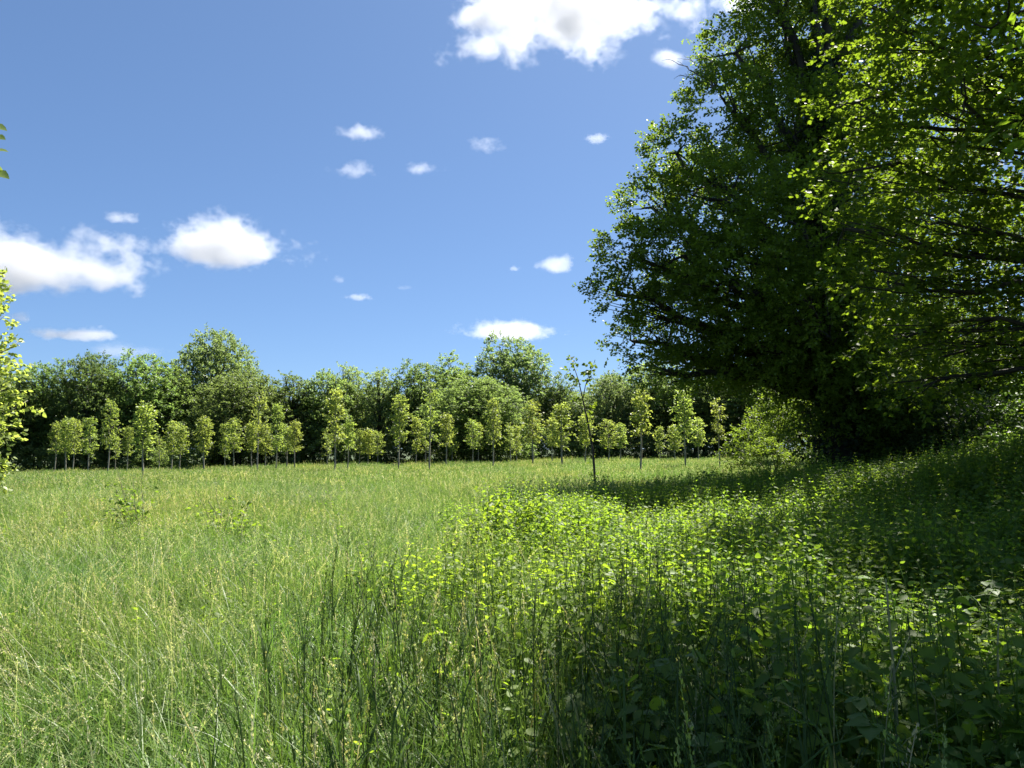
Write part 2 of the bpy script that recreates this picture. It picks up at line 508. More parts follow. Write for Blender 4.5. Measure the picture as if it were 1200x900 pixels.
for px, py, pr, d in CL:
    k = pr * d / FPX
    clumps.append((W(px, py, d) - base, (k, k * 1.05, k * .85)))
oak_h = 17.5


def oak_pt(c):
    h = np.clip(c[2] * .62 - .12 * np.hypot(c[0], c[1]), 2.6, 13.5)
    return np.array([-.02 * h, .01 * h, h])


mt, ml = MB(), MB()
hs = np.linspace(-.3, 15.5, 22)
rt = np.interp(hs, [-.3, .4, 1.5, 5, 10, 15.5], [.95, .66, .52, .42, .25, .05])
tube(mt, np.c_[-.02 * hs + .1 * np.sin(hs * .7), .08 * np.sin(hs * .5), hs], rt, 14)
woody_crown(r, mt, ml, clumps, oak_pt, 132, 20, .088, L=.5, wid=1.5, limb_r=.12, twigs=10, limb_leaf=9)
obj('trunk', mt.mesh('oak_trunk', M['bark'], True), oak)
obj('crown', ml.mesh('oak_crown', M['oak']), oak)
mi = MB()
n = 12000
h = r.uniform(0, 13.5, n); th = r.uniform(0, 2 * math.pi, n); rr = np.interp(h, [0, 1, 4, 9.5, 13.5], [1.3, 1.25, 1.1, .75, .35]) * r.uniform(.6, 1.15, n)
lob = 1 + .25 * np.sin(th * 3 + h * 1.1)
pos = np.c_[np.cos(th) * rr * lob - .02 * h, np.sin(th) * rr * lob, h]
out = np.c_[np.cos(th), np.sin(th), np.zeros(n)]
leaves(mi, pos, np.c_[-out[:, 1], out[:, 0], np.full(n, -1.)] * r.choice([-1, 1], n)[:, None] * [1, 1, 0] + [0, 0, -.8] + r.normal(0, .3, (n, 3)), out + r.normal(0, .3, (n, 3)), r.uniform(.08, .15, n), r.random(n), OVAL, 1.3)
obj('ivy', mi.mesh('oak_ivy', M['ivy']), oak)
# dead twigs sticking out of the crown
md = MB()
a = W(838, 104, 21.5) - base
for k in range(5):
    b = W(790 + k * 11, 72 + (k * 17) % 34, 22.2) - base
    p = bez(a, b, .25, 8, r, .05)
    tube(md, p, np.linspace(.03, .008, 8), 4)
    for q in range(5):
        s = p[r.integers(2, 8)]
        tube(md, bez(s, s + np.array([-.35, 0, .1]) * r.uniform(.5, 1.2) + r.normal(0, .16, 3), .08, 5, r, .02), np.linspace(.012, .004, 5), 3)
obj('dead_branch', md.mesh('oak_dead_branch', M['twig']), oak)

# ---- near maple whose crown hangs into the frame
r = np.random.default_rng(23)
mx, my = 10.2, 10.6
mz = float(tz(mx, my))
mbase = np.array([mx, my, mz])
maple = thing('maple_tree', 'nearer maple with sunlit yellow-green leaves hanging in front of the oak', 'tree', mbase)
CL = [(1015, 30, 50, 11.5), (1005, 120, 42, 11), (1000, 200, 48, 11), (992, 268, 32, 10.5), (1040, 330, 50, 10.5), (1062, 395, 46, 11), (1075, 455, 34, 11.5), (1100, 420, 50, 12),
      (1090, 60, 74, 11), (1090, 160, 80, 11), (1100, 260, 76, 10.5), (1125, 345, 70, 11), (1150, 425, 52, 12), (1185, 70, 80, 10), (1200, 190, 84, 11), (1210, 320, 70, 11),
      (1060, -60, 80, 11), (1160, -70, 100, 11), (1100, -160, 100, 11), (1250, -60, 110, 11), (1200, -200, 110, 11), (1290, 120, 100, 11), (1310, 260, 90, 11.5), (1300, 400, 60, 12),
      (1060, 100, 60, 13), (1100, 220, 70, 13.5), (1160, 150, 80, 13.5), (1160, 300, 70, 14), (1230, 250, 70, 14), (1400, 100, 120, 11), (1420, -100, 130, 11), (1180, 20, 70, 8.5), (1130, 120, 50, 8.8), (1235, 130, 60, 8.5)]
clumps = []
for px, py, pr, d in CL:
    k = pr * d / FPX
    clumps.append((W(px, py, d) - mbase, (k, k * 1.1, k * .8)))


def maple_pt(c):
    h = np.clip(c[2] * .75 - .1 * np.hypot(c[0], c[1]), 1.8, 8.5)
    return np.array([0.02 * h, .02 * h, h])


mt, ml = MB(), MB()
hs = np.linspace(-.3, 10, 16)
tube(mt, np.c_[.02 * hs, .02 * hs, hs], np.interp(hs, [-.3, .3, 2, 10], [.5, .36, .29, .05]), 12)
woody_crown(r, mt, ml, clumps, maple_pt, 132, 16, .085, T=LOBED, L=.5, limb_r=.05, twigs=8, flat=.9, wid=1.15, limb_leaf=5)
obj('trunk', mt.mesh('maple_trunk', M['bark'], True), maple)
obj('crown', ml.mesh('maple_crown', M['maple']), maple)

# ---- second hedgerow tree just beside the camera, its shade lies on the foreground
r = np.random.default_rng(29)
sx_, sy_ = 9.0, 6.2
sb = np.array([sx_, sy_, float(tz(sx_, sy_))])
ash = thing('hedgerow_tree', 'leafy hedgerow tree standing nearest the camera beyond the bank', 'tree', sb)
mt, ml = MB(), MB()
hs = np.linspace(-.3, 10.5, 14)
tube(mt, np.c_[.01 * hs, .02 * hs, hs], np.interp(hs, [-.3, .3, 2, 10.5], [.45, .33, .27, .05]), 10)
clumps = []
for k in range(400):
    c = np.array([r.uniform(2.6, 11), r.uniform(2.6, 9.6), r.uniform(3.5, 11.5)])
    if ((c[0] - 6.6) / 4.2) ** 2 + ((c[1] - 6.2) / 3.4) ** 2 + ((c[2] - 7.6) / 4.) ** 2 > 1.0: continue
    gx, gy_ = c[0] - .367 * c[2], c[1] - .506 * c[2]          # where its shade falls
    if gx < .75 + .66 + (.55 if gy_ < 3.6 else .36) * (gy_ - 3.6): continue
    above = (c[2] - CAMZ - 1.0) / (c[1] + 1.0) > .64
    beside = (c[0] - 1.3) / (c[1] + 1.2) > .60
    if (above or beside) and all(np.linalg.norm(c - q[0] - sb) > .95 for q in clumps):
        clumps.append((c - sb, (1.15, 1.15, .9)))
woody_crown(r, mt, ml, clumps, lambda c: np.array([0, 0, np.clip(c[2] * .7, 1.8, 8)]), 42, 16, .12, L=.6, limb_r=.06, twigs=6)
obj('trunk', mt.mesh('hedgerow_trunk', M['bark'], True), ash)
obj('crown', ml.mesh('hedgerow_crown', M['maple']), ash)

# ------------------------------------------------------------------ bushes
def bush(name, label, cat, loc, clumps, mat, leaf=.08, per=200, m=16, group=None, T=RHOMB, seed=1, L=.4, parts=True):
    rr = np.random.default_rng(seed)
    b = thing(name, label, cat, loc, group)
    mt, ml = MB(), MB()
    woody_crown(rr, mt, ml, clumps, lambda c: np.array([c[0] * .15, c[1] * .15, .05]), per, m, leaf, T, L, .03, 6, .6)
    obj('stem', mt.mesh(name + '_stem', M['brown']), b)
    obj('foliage', ml.mesh(name + '_foliage', M[mat]), b)
    return b


def bush_px(name, label, d, blobs, mat, base_px, **kw):
    bx = W(base_px, 500, d)[0]
    loc = np.array([bx, d, float(tz(bx, d))])
    cl = []
    for px, py, pr, dd in blobs:
        k = pr * (d + dd) / FPX
        cl.append((W(px, py, d + dd) - loc, (k, k, k * .9)))
    return bush(name, label, 'bush', loc, cl, mat, **kw)


bush_px('hawthorn_bush', 'sunlit yellow-green bush against the dark trunk of the oak', 29.,
        [(918, 468, 24, 0), (905, 495, 30, 0), (880, 520, 26, -1), (925, 515, 34, 0), (950, 490, 30, 1), (865, 536, 18, -1), (900, 540, 26, -2), (940, 540, 26, -1), (915, 448, 13, 0)],
        'shrub', 905, leaf=.085, per=210, seed=4)
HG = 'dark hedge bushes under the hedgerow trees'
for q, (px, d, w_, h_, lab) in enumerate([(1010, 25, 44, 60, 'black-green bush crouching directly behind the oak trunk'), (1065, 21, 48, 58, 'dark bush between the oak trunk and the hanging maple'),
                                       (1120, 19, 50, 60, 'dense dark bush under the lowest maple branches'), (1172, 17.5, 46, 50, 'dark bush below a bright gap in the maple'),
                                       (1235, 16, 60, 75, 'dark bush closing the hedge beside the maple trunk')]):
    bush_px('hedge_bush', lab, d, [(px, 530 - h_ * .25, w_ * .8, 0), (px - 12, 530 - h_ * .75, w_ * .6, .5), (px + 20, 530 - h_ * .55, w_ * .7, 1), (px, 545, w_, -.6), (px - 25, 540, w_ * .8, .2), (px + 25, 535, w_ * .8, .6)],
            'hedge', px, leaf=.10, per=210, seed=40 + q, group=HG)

# ------------------------------------------------------------------ far wood
def wood_variant(seed, hh, wr, low, nclump, leaf, ragged, per=40, m=18):
    """unit-less far tree: height hh, half width wr, foliage from low*hh upwards"""
    r = np.random.default_rng(seed)
    mt, ml = MB(), MB()
    hs = np.linspace(-.3, hh * .85, 8)
    tube(mt, np.c_[.1 * np.sin(hs), .1 * np.cos(hs), hs], np.linspace(.28, .05, 8), 7)
    cl = []
    g = (1 + 5 ** .5) / 2
    for k in range(nclump):
        z = 1 - 1.85 * (k + .5) / nclump
        a = 2 * math.pi * k / g
        q = math.sqrt(max(0, 1 - z * z))
        rr = (1 - r.uniform(0, ragged))
        cz = hh * (low + (1 - low) * .5) + z * rr * hh * (1 - low) * .46
        s = r.uniform(.20, .33) * wr
        cl.append(((math.cos(a) * q * rr * wr * .85, math.sin(a) * q * rr * wr * .85, cz), (s, s, s * .85)))
    for k in range(5):
        cl.append(((r.uniform(-.3, .3) * wr, r.uniform(-.3, .3) * wr, hh * r.uniform(low + .15, .75)), (wr * .5, wr * .5, wr * .45)))
    woody_crown(r, mt, ml, cl, lambda c: np.array([0, 0, np.clip(c[2] * .6, .5, hh * .8)]), per, m, leaf * .78, L=.6, limb_r=.07, twigs=3, flat=.8)
    return mt.mesh('wood_trunk', M['bark'], True), ml.mesh('wood_crown', M['dark'])


WV = [wood_variant(101, 10, 3.6, .06, 44, .25, .2), wood_variant(102, 10, 3.1, .08, 38, .25, .28), wood_variant(103, 10, 4.2, .05, 52, .25, .16),
      wood_variant(104, 10, 2.5, .08, 34, .23, .3), wood_variant(105, 10, 3.8, .25, 30, .24, .45)]
WH = [(10., 3.6), (10., 3.1), (10., 4.2), (10., 2.5), (10., 3.8)]


def wood_tree(px, py_top, half, d, v, mat, label, rot, name='broadleaf_tree', group='trees of the wood behind the meadow', base_dz=0):
    x = W(px, 500, d)[0]
    zb = float(tz(x, d)) + base_dz
    top = W(px, py_top, d)[2]
    hh = top - zb
    hw = half * d / FPX
    o = thing(name, label, 'tree', (x, d, zb), group)
    for nm, me in zip(('trunk', 'crown'), WV[v]):
        c = obj(nm, me, o)
        if nm == 'crown':
            c.material_slots[0].link = 'OBJECT'; c.material_slots[0].material = M[mat]
    o.scale = (hw / WH[v][1], hw / WH[v][1], hh / WH[v][0])
    o.rotation_euler.z = rot
    return o


FW = [(10, 428, 40, 66, 1, 'fresh', 'fresh green wood tree half hidden by the nearest young poplar'),
      (48, 421, 36, 68, 0, 'dark', 'mid-green round wood tree at the outer end of the wood'),
      (104, 418, 38, 68, 2, 'dark', 'full round wood tree behind the outermost pair of young trees'),
      (165, 411, 42, 70, 0, 'dark', 'dark bushy wood tree next to the grey-green dome'),
      (250, 393, 48, 78, 2, 'grey', 'tall grey-green dome-topped tree rising above the wood'),
      (200, 425, 34, 72, 1, 'dark', 'dark wood tree leaning against the grey-green dome'),
      (282, 437, 46, 68, 2, 'fresh', 'sunlit lobed wood tree in front of the grey-green dome'),
      (342, 433, 32, 70, 3, 'dark', 'narrow dark wood tree with a light green top'),
      (382, 432, 34, 71, 0, 'fresh', 'light green wood tree behind the tall young poplar pair'),
      (408, 422, 26, 73, 3, 'fresh', 'slender pointed wood tree standing above its neighbours'),
      (444, 427, 24, 73, 3, 'grey', 'narrow grey-green wood tree beside a dark one'),
      (490, 422, 36, 74, 0, 'dark', 'dark green wood tree between grey-green tree and wood oak'),
      (532, 414, 36, 78, 1, 'dark', 'dark wood tree tucked behind the big sunlit dome'),
      (560, 446, 58, 68, 2, 'fresh', 'wide sunlit dome-shaped wood tree below the tallest oak'),
      (602, 394, 50, 80, 4, 'grey', 'tallest open-branched wood oak with light grey-green leaves'),
      (655, 438, 26, 78, 1, 'dark', 'lower dark wood tree beside the tallest wood oak'),
      (682, 458, 24, 76, 3, 'grey', 'pale low wood tree behind the leaning sapling'),
      (716, 436, 28, 78, 0, 'grey', 'pale wood tree seen beside the lowest oak leaves'),
      (765, 420, 40, 80, 0, 'dark', 'shaded wood tree behind the brightest young tree'),
      (825, 425, 44, 78, 2, 'dark', 'shaded wood tree seen under the oak crown'),
      (890, 410, 50, 76, 0, 'dark', 'dark wood tree behind the sunlit bush')]
rr_ = np.random.default_rng(5)
for px, py, hf, d, v, mat, lab in FW:
    wood_tree(px, py, hf * 1.12, d, v, mat, lab, rr_.uniform(0, 6.28), name='oak_tree' if 'oak with' in lab else 'broadleaf_tree')
for k, px in enumerate(list(range(-60, 940, 46)) + [-130, -190, 1000, 1060, 1120, 1180]):
    wood_tree(px, rr_.uniform(438, 462) if 0 < px < 940 else 430, 40, rr_.uniform(84, 92), int(rr_.integers(0, 4)), ('dark', 'fresh', 'dark')[k % 3], 'dark tree filling the depth of the wood behind its front trees', rr_.uniform(0, 6.28), group='inner trees of the wood')
for px, d in ((1060, 34), (1120, 32), (1180, 30), (1010, 42), (950, 50), (1250, 28)):
    wood_tree(px, 330 if px > 1000 else 400, 60, d, int(rr_.integers(0, 3)), 'hedge', 'dark tree of the hedge line behind oak and maple', rr_.uniform(0, 6.28), group='trees of the hedge line')
# low shrubs closing the edge of the wood
r = np.random.default_rng(77)
SV = []
for k in range(3):
    mt, ml = MB(), MB()
    cl = [((r.uniform(-1.5, 1.5), r.uniform(-.8, .8), r.uniform(.4, 1.5)), (.9, .8, .7)) for _ in range(8)]
    woody_crown(r, mt, ml, cl, lambda c: np.array([c[0] * .2, 0, .05]), 60, 14, .17, L=.5, limb_r=.03, twigs=3)
    SV.append((mt.mesh('edge_shrub_stem', M['brown']), ml.mesh('edge_shrub_foliage', M['fresh'])))
for k, px in enumerate(range(-30, 900, 30)):
    d = 64 + 10 * (px / 700.) + r.uniform(-1, 2)
    x = W(px, 500, d)[0]
    o = thing('edge_shrub', 'dark low shrub closing the foot of the wood edge', 'shrub', (x, d, float(tz(x, d))), 'shrubs along the wood edge')
    for nm, me in zip(('stem', 'foliage'), SV[k % 3]):
        obj(nm, me, o)
    o.scale = (1.2, 1.1, r.uniform(.9, 1.7)); o.rotation_euler.z = r.uniform(-.4, .4)

# ------------------------------------------------------------------ young plantation trees
def young_variant(seed, low=.40, wid=.15, nb=28, leaf=.115, m=12, lean=0., hh=4.0, gappy=0.):
    r = np.random.default_rng(seed)
    mt, ml = MB(), MB()
    hs = np.linspace(-.1, hh * .97, 12)
    ax = np.array([lean * (hs / hh) ** 1.5 + .02 * np.sin(hs * 2.3 + seed), .02 * np.cos(hs * 1.7 + seed), hs]).T
    tube(mt, ax, np.linspace(.052, .01, 12), 6)
    for k in range(nb):
        f = low + (1 - low) * (k + r.uniform(0, 1)) / nb * .97
        if r.random() < gappy: continue
        u = (f - low) / (1 - low)
        prof = max(.10, 1.8 * (u + .10) ** .5 * max(0., 1 - u) ** .95) * r.uniform(.5, 1.2)
        a = np.array([np.interp(f * hh, hs, ax[:, 0]), np.interp(f * hh, hs, ax[:, 1]), f * hh])
        az = k * 2.4 + r.uniform(-.5, .5)
        D = np.array([math.cos(az), math.sin(az), r.uniform(.5, 1.3)])
        ln = wid * hh * prof * 1.25
        b = a + nrm(D) * ln
        p = bez(a, b, -.04, 5, r, .01)
        tube(mt, p, np.linspace(.014, .005, 5), 3)
        t = r.uniform(.25, 1, 5)
        P = np.array([p[int(q * 4)] for q in t])
        sprays(ml, r, P, nrm(D) + r.normal(0, .7, (5, 3)), .38, m, leaf, .25, .9, .15, OVAL if leaf < .1 else RHOMB, 1.15)
    return mt.mesh('young_trunk', M['pale'], True), ml.mesh('young_crown', M['poplar'])


YV = [young_variant(201), young_variant(202, .44, .17), young_variant(203, .36, .14, 24), young_variant(204, .42, .13, 20, gappy=.15), young_variant(205, .38, .17, 24), young_variant(206, .45, .14, 18, lean=.12)]
YH = [4.0 * .17] * 6
# trunk px, base-row depth, top py, crown half width px, variant
YT = [(67, 60, 497, 9, 1), (79, 58, 492, 11, 0), (88, 57, 494, 11, 4), (106, 54, 489, 12, 2), (129, 46, 473, 14, 4), (137, 60, 508, 8, 3), (151, 58, 502, 9, 1),
      (169, 40, 475, 16, 0), (188, 62, 512, 9, 3), (203, 60, 497, 12, 4), (212, 58, 500, 12, 1), (240, 55, 491, 13, 0), (265, 58, 496, 11, 2), (275, 56, 493, 13, 4),
      (296, 58, 497, 11, 1), (303, 44, 461, 13, 3), (312, 58, 500, 10, 0), (325, 48, 474, 12, 2), (337, 58, 500, 11, 4), (346, 57, 495, 13, 1),
      (384, 60, 506, 8, 3), (393, 42, 457, 16, 2), (408, 43, 492, 11, 5), (422, 62, 505, 8, 1), (432, 62, 504, 9, 0), (443, 61, 507, 9, 4),
      (468, 48, 467, 15, 0), (488, 60, 489, 10, 2), (499, 60, 498, 9, 3), (504, 43, 453, 14, 3), (523, 58, 487, 10, 1), (530, 62, 500, 8, 2),
      (554, 60, 494, 11, 4), (561, 62, 498, 9, 1), (578, 45, 471, 14, 0), (598, 60, 496, 10, 3), (605, 62, 499, 9, 2),
      (624, 48, 473, 15, 4), (647, 62, 492, 10, 1), (658, 50, 473, 17, 2), (686, 58, 488, 12, 0), (713, 60, 494, 12, 4), (727, 64, 498, 10, 1),
      (750, 38, 459, 19, 5), (773, 66, 500, 10, 2), (790, 60, 500, 11, 0), (802, 42, 458, 19, 0), (818, 60, 492, 12, 1), (842, 44, 468, 15, 3)]
ORD = ('first second third fourth fifth sixth seventh eighth ninth tenth eleventh twelfth thirteenth fourteenth fifteenth sixteenth seventeenth eighteenth nineteenth twentieth').split()
ORD = ORD + ['twenty-' + o for o in ORD[:9]] + ['thirtieth'] + ['thirty-' + o for o in ORD[:9]] + ['fortieth'] + ['forty-' + o for o in ORD[:9]]
rr_ = np.random.default_rng(9)
for k, (px, d, pt, hf, v) in enumerate(YT):
    x = W(px, 500, d)[0]
    zb = float(tz(x, d))
    hh = W(px, pt, d)[2] - zb
    look = ('tall' if pt < 478 else 'small' if pt > 496 else 'middling') + ' ' + ('broad-crowned' if hf >= 14 else 'thin-crowned' if hf <= 9 else 'oval-crowned')
    o = thing('young_tree', '%s young tree, %s of the planting counted from the wood end towards the oak' % (look, ORD[k]), 'young tree', (x, d, zb), 'young planted trees in the meadow')
    for nm, me in zip(('trunk', 'crown'), YV[v]):
        obj(nm, me, o)
    s = rr_.uniform(.88, 1.12) * hf * d / FPX / (4.0 * .165)
    o.scale = (s, s * rr_.uniform(.85, 1.1), hh / 4.0)
    o.rotation_euler.z = 0 if v == 5 else rr_.uniform(0, 6.28)

# the thin leaning sapling with a nearly bare stem, darker and nearer
r = np.random.default_rng(31)
d = 23.
b0 = W(699, 552, d); b0[2] = float(tz(b0[0], d))
sp = thing('leaning_sapling', 'thin dark leaning sapling, nearly bare, with leaf tufts at its top', 'sapling', b0)
mt, ml = MB(), MB()
p1 = np.array([W(px, py, d) - b0 for px, py in ((699, 560), (695, 530), (689, 495), (683, 468), (678, 446), (672, 428))]); p1[0] = (0, 0, -.1)
tube(mt, p1, np.linspace(.042, .009, 6), 6)
tube(mt, np.array([W(px, py, d) - b0 for px, py in ((683, 468), (686, 452), (690, 440), (694, 430))]), np.linspace(.016, .006, 4), 4)
P = np.array([W(px, py, d) - b0 for px, py in ((671, 428), (670, 436), (669, 432), (673, 445), (678, 450), (697, 436), (691, 428), (689, 438), (674, 440), (676, 434), (692, 434), (695, 430), (690, 442), (694, 446), (688, 448), (684, 465), (682, 480), (692, 480))])
sprays(ml, r, P, r.normal(0, 1, P.shape) + [0, 0, .6], 0.36, 13, .12, .3, T=OVAL, wid=1.2)
sprays(ml, r, np.array([W(px, py, d) - b0 for px, py in ((688, 500), (694, 510), (700, 545), (690, 550), (686, 470), (680, 458), (690, 486), (696, 530), (700, 520))]), r.normal(0, 1, (9, 3)), .4, 9, .09, .3)
obj('trunk', mt.mesh('sapling_trunk', M['brown'], True), sp)
obj('crown', ml.mesh('sapling_crown', M['oak']), sp)

# young poplar entering at the frame edge (near), and the closest one of which a leafy twig shows
mtv = young_variant(211, .24, .17, 60, .075, 17, hh=4.0)
x, d = W(-30, 500, 11.)[0], 11.
o = thing('young_poplar', 'nearer young poplar with bright leaves at the edge of the meadow', 'young tree', (x, d, float(tz(x, d))), 'young planted trees in the meadow')
for nm, me in zip(('trunk', 'crown'), mtv): obj(nm, me, o)
hh = W(0, 322, d)[2]
o.scale = (1.0, 1.0, hh / 4.0)
r = np.random.default_rng(33)
d = 3.6
b0 = W(-190, 500, d); b0[2] = float(tz(b0[0], d))
o = thing('poplar_tree', 'closest poplar of which only a twig of large green leaves shows', 'young tree', b0)
mt, ml = MB(), MB()
hs = np.linspace(-.1, 4.2, 10)
tube(mt, np.c_[0 * hs, 0 * hs, hs], np.linspace(.05, .012, 10), 8)
tip = W(-1, 168, d) - b0
p = bez((0, 0, 2.1), tip, .12, 8)
tube(mt, p, np.linspace(.014, .003, 8), 5)
lp = np.array([W(-9, 146, d), W(-8, 160, d), W(-9, 176, d), W(-6, 192, d), W(-5, 200, d), W(-20, 158, d), W(-25, 180, d), W(-40, 190, d)]) - b0
leaves(ml, lp, np.array([[1, .1, -.35], [1, -.2, -.25], [1, .1, 0], [.2, .1, -1], [.9, .1, -.5], [.6, .5, .4], [.7, -.4, -.3], [.3, .8, .1]]), np.array([[.3, -.8, .6]] * 8) + r.normal(0, .2, (8, 3)), .075, np.full(8, .6), OVAL, 1.25)
for k in range(16):
    hk = r.uniform(2.2, 4.3); az = r.uniform(1.9, 4.4)
    q = np.array([math.cos(az), math.sin(az), .7]) * r.uniform(.3, .6)
    a = np.array([0, 0, min(hk, 4.1)])
    tube(mt, bez(a, a + q, -.03, 4), np.linspace(.009, .004, 4), 4)
    sprays(ml, r, np.array([a + q * .5, a + q]), np.array([q, q]), .3, 9, .075, .3, T=OVAL, wid=1.2)
obj('trunk', mt.mesh('poplar_trunk', M['pale'], True), o)
obj('crown', ml.mesh('poplar_crown', M['poplar']), o)

# ------------------------------------------------------------------ meadow: scattered patches (stuff)
def curve_pts(b, az, h, bend, s):
    hx = bend * h * s ** 2
    z = h * (s - .42 * bend * s ** 2)
    return b[..., 0] + np.cos(az) * hx, b[..., 1] + np.sin(az) * hx, z


def blades(mb, r, xy, h, wd, bend, tint, segs=4, taper=1.0, az=None):
    n = len(xy)
    az = r.uniform(0, 2 * math.pi, n) if az is None else az
    s = np.linspace(0, 1, segs + 1)[None] * np.ones((n, 1))
    x, y, z = curve_pts(xy[:, None, :], az[:, None], h[:, None], bend[:, None], s)
    wz = az + math.pi / 2 + r.normal(0, .5, n)
    wid = wd[:, None] * (1 - taper * .92 * s ** 1.6) * .5
    dx, dy = np.cos(wz)[:, None] * wid, np.sin(wz)[:, None] * wid
    V = np.stack([np.stack([x - dx, y - dy, z], -1), np.stack([x + dx, y + dy, z], -1)], 2)
    i = (np.arange(n)[:, None] * (segs + 1) + np.arange(segs)[None]).ravel() * 2
    mb.add(V, [np.stack([i, i + 1, i + 3, i + 2], -1)], np.repeat(tint, (segs + 1) * 2))


def heads(mb, r, xy, az, h, bend, s0, k, size, spread, tint):
    n = len(xy)
    s = r.uniform(s0, 1.0, (n, k))
    x, y, z = curve_pts(xy[:, None, :], az[:, None], h[:, None], bend[:, None], s)
    taper = (1.15 - (s - s0) / (1 - s0))
    P = np.stack([x, y, z], -1) + r.normal(0, 1, (n, k, 3)) * (spread * taper)[..., None]
    D = np.stack([np.cos(az)[:, None] * bend[:, None] + 0 * s, np.sin(az)[:, None] * bend[:, None] + 0 * s, 1 - .84 * bend[:, None] * s], -1) + r.normal(0, .35, (n, k, 3))
    leaves(mb, P.reshape(-1, 3), D.reshape(-1, 3), r.normal(0, 1, (n * k, 3)), size * r.uniform(.7, 1.3, n * k), np.repeat(tint, k), RHOMB, .8)


def disc(r, n, R):
    a = r.uniform(0, 2 * math.pi, n); q = R * np.sqrt(r.random(n))
    return np.c_[np.cos(a) * q, np.sin(a) * q]


def grass_patch(seed, R, n, hr, wr, bend, stalks, sh, sw, hk, hsize, hspread, strawy, segs=4, wind=None):
    r = np.random.default_rng(seed)
    mb = MB()
    h = r.uniform(hr[0], hr[1], n)
    blades(mb, r, disc(r, n, R), h, r.uniform(wr[0], wr[1], n), np.abs(r.normal(bend, bend * .6, n)), np.clip(r.normal(.5, .24, n), 0, .98), segs)
    if stalks:
        xy = disc(r, stalks, R); az = r.uniform(0, 6.28, stalks) if wind is None else r.normal(wind, .7, stalks)
        h = r.uniform(sh[0], sh[1], stalks); bd = np.abs(r.normal(.28 if wind is None else .48, .22, stalks))
        tn = np.where(r.random(stalks) < strawy, r.uniform(1.1, 1.9, stalks), r.uniform(.5, .98, stalks))
        blades(mb, r, xy, h, np.full(stalks, sw), bd, np.where(tn > 1, tn - .1, tn), 6, .6, az)
        heads(mb, r, xy, az, h, bd, .80, hk, hsize, hspread, np.clip(tn + r.normal(.1, .1, stalks), 0, 2))
    return mb.mesh('grass_patch', M['grass'])


def scatter(name, meshes, P, rz, scl, idx, label, cat, tilt=0.06, seed=3):
    r = np.random.default_rng(seed)
    c = bpy.data.collections.new(name + '_kinds')
    for k, me in enumerate(meshes):
        c.objects.link(bpy.data.objects.new('%s_%02d' % (name, k), me))
    me = bpy.data.meshes.new(name)
    n = len(P)
    me.vertices.add(n); me.vertices.foreach_set('co', np.asarray(P, np.float32).ravel())
    a = me.attributes.new('rot', 'FLOAT_VECTOR', 'POINT')
    a.data.foreach_set('vector', np.c_[r.normal(0, tilt, n), r.normal(0, tilt, n), rz].astype(np.float32).ravel())
    a = me.attributes.new('scl', 'FLOAT_VECTOR', 'POINT')
    a.data.foreach_set('vector', np.asarray(scl, np.float32).ravel())
    a = me.attributes.new('idx', 'INT', 'POINT')
    a.data.foreach_set('value', np.asarray(idx, np.int32))
    o = obj(name, me)
    ng = bpy.data.node_groups.new(name, 'GeometryNodeTree')
    ng.interface.new_socket('Geometry', in_out='INPUT', socket_type='NodeSocketGeometry')
    ng.interface.new_socket('Geometry', in_out='OUTPUT', socket_type='NodeSocketGeometry')
    N, L = ng.nodes, ng.links
    gi, go = N.new('NodeGroupInput'), N.new('NodeGroupOutput')
    ip = N.new('GeometryNodeInstanceOnPoints'); ci = N.new('GeometryNodeCollectionInfo')
    ci.inputs['Collection'].default_value = c
    ci.inputs['Separate Children'].default_value = True; ci.inputs['Reset Children'].default_value = True
    ip.inputs['Pick Instance'].default_value = True

    def na(nm, ty):
        k = N.new('GeometryNodeInputNamedAttribute'); k.data_type = ty; k.inputs['Name'].default_value = nm
        return k.outputs['Attribute']
    L.new(gi.outputs[0], ip.inputs['Points']); L.new(ci.outputs[0], ip.inputs['Instance'])
    L.new(na('idx', 'INT'), ip.inputs['Instance Index'])
    L.new(na('rot', 'FLOAT_VECTOR'), ip.inputs['Rotation']); L.new(na('scl', 'FLOAT_VECTOR'), ip.inputs['Scale'])
    L.new(ip.outputs[0], go.inputs[0])
    md = o.modifiers.new('scatter', 'NODES'); md.node_group = ng
    return tag(o, label, cat, None, 'stuff')


def wedge(r, y0, y1, per, slope=.76, pad=3.0):
    area = slope * (y1 ** 2 - y0 ** 2) + 2 * pad * (y1 - y0)
    n = int(area * per)
    y = np.sqrt(r.random(n * 2) * ((y1 + pad / slope) ** 2 - (y0 + pad / slope) ** 2) + (y0 + pad / slope) ** 2) - pad / slope
    y = y[:n]
    x = r.uniform(-1, 1, n) * (slope * y + pad)
    return x, y


def vnoise(x, y, s, seed):
    return (np.sin(x * s + seed) * np.sin(y * s * 1.1 + seed * 2.1) + .6 * np.sin(x * s * 2.3 + y * s * 1.4 + seed * .7) + .4 * np.sin(y * s * 3.1 - x * s * 2.0 + seed * 1.3)) / 2


def nettle_edge(y):
    """x of the edge of the nettle bed at depth y (far end closes round)"""
    return np.where(y < 5.5, 1.25 - .2 * y, .15) + np.where(y > 12.5, (y - 12.5) * .9, 0) + .25 * np.sin(y * 1.7)


r = np.random.default_rng(51)
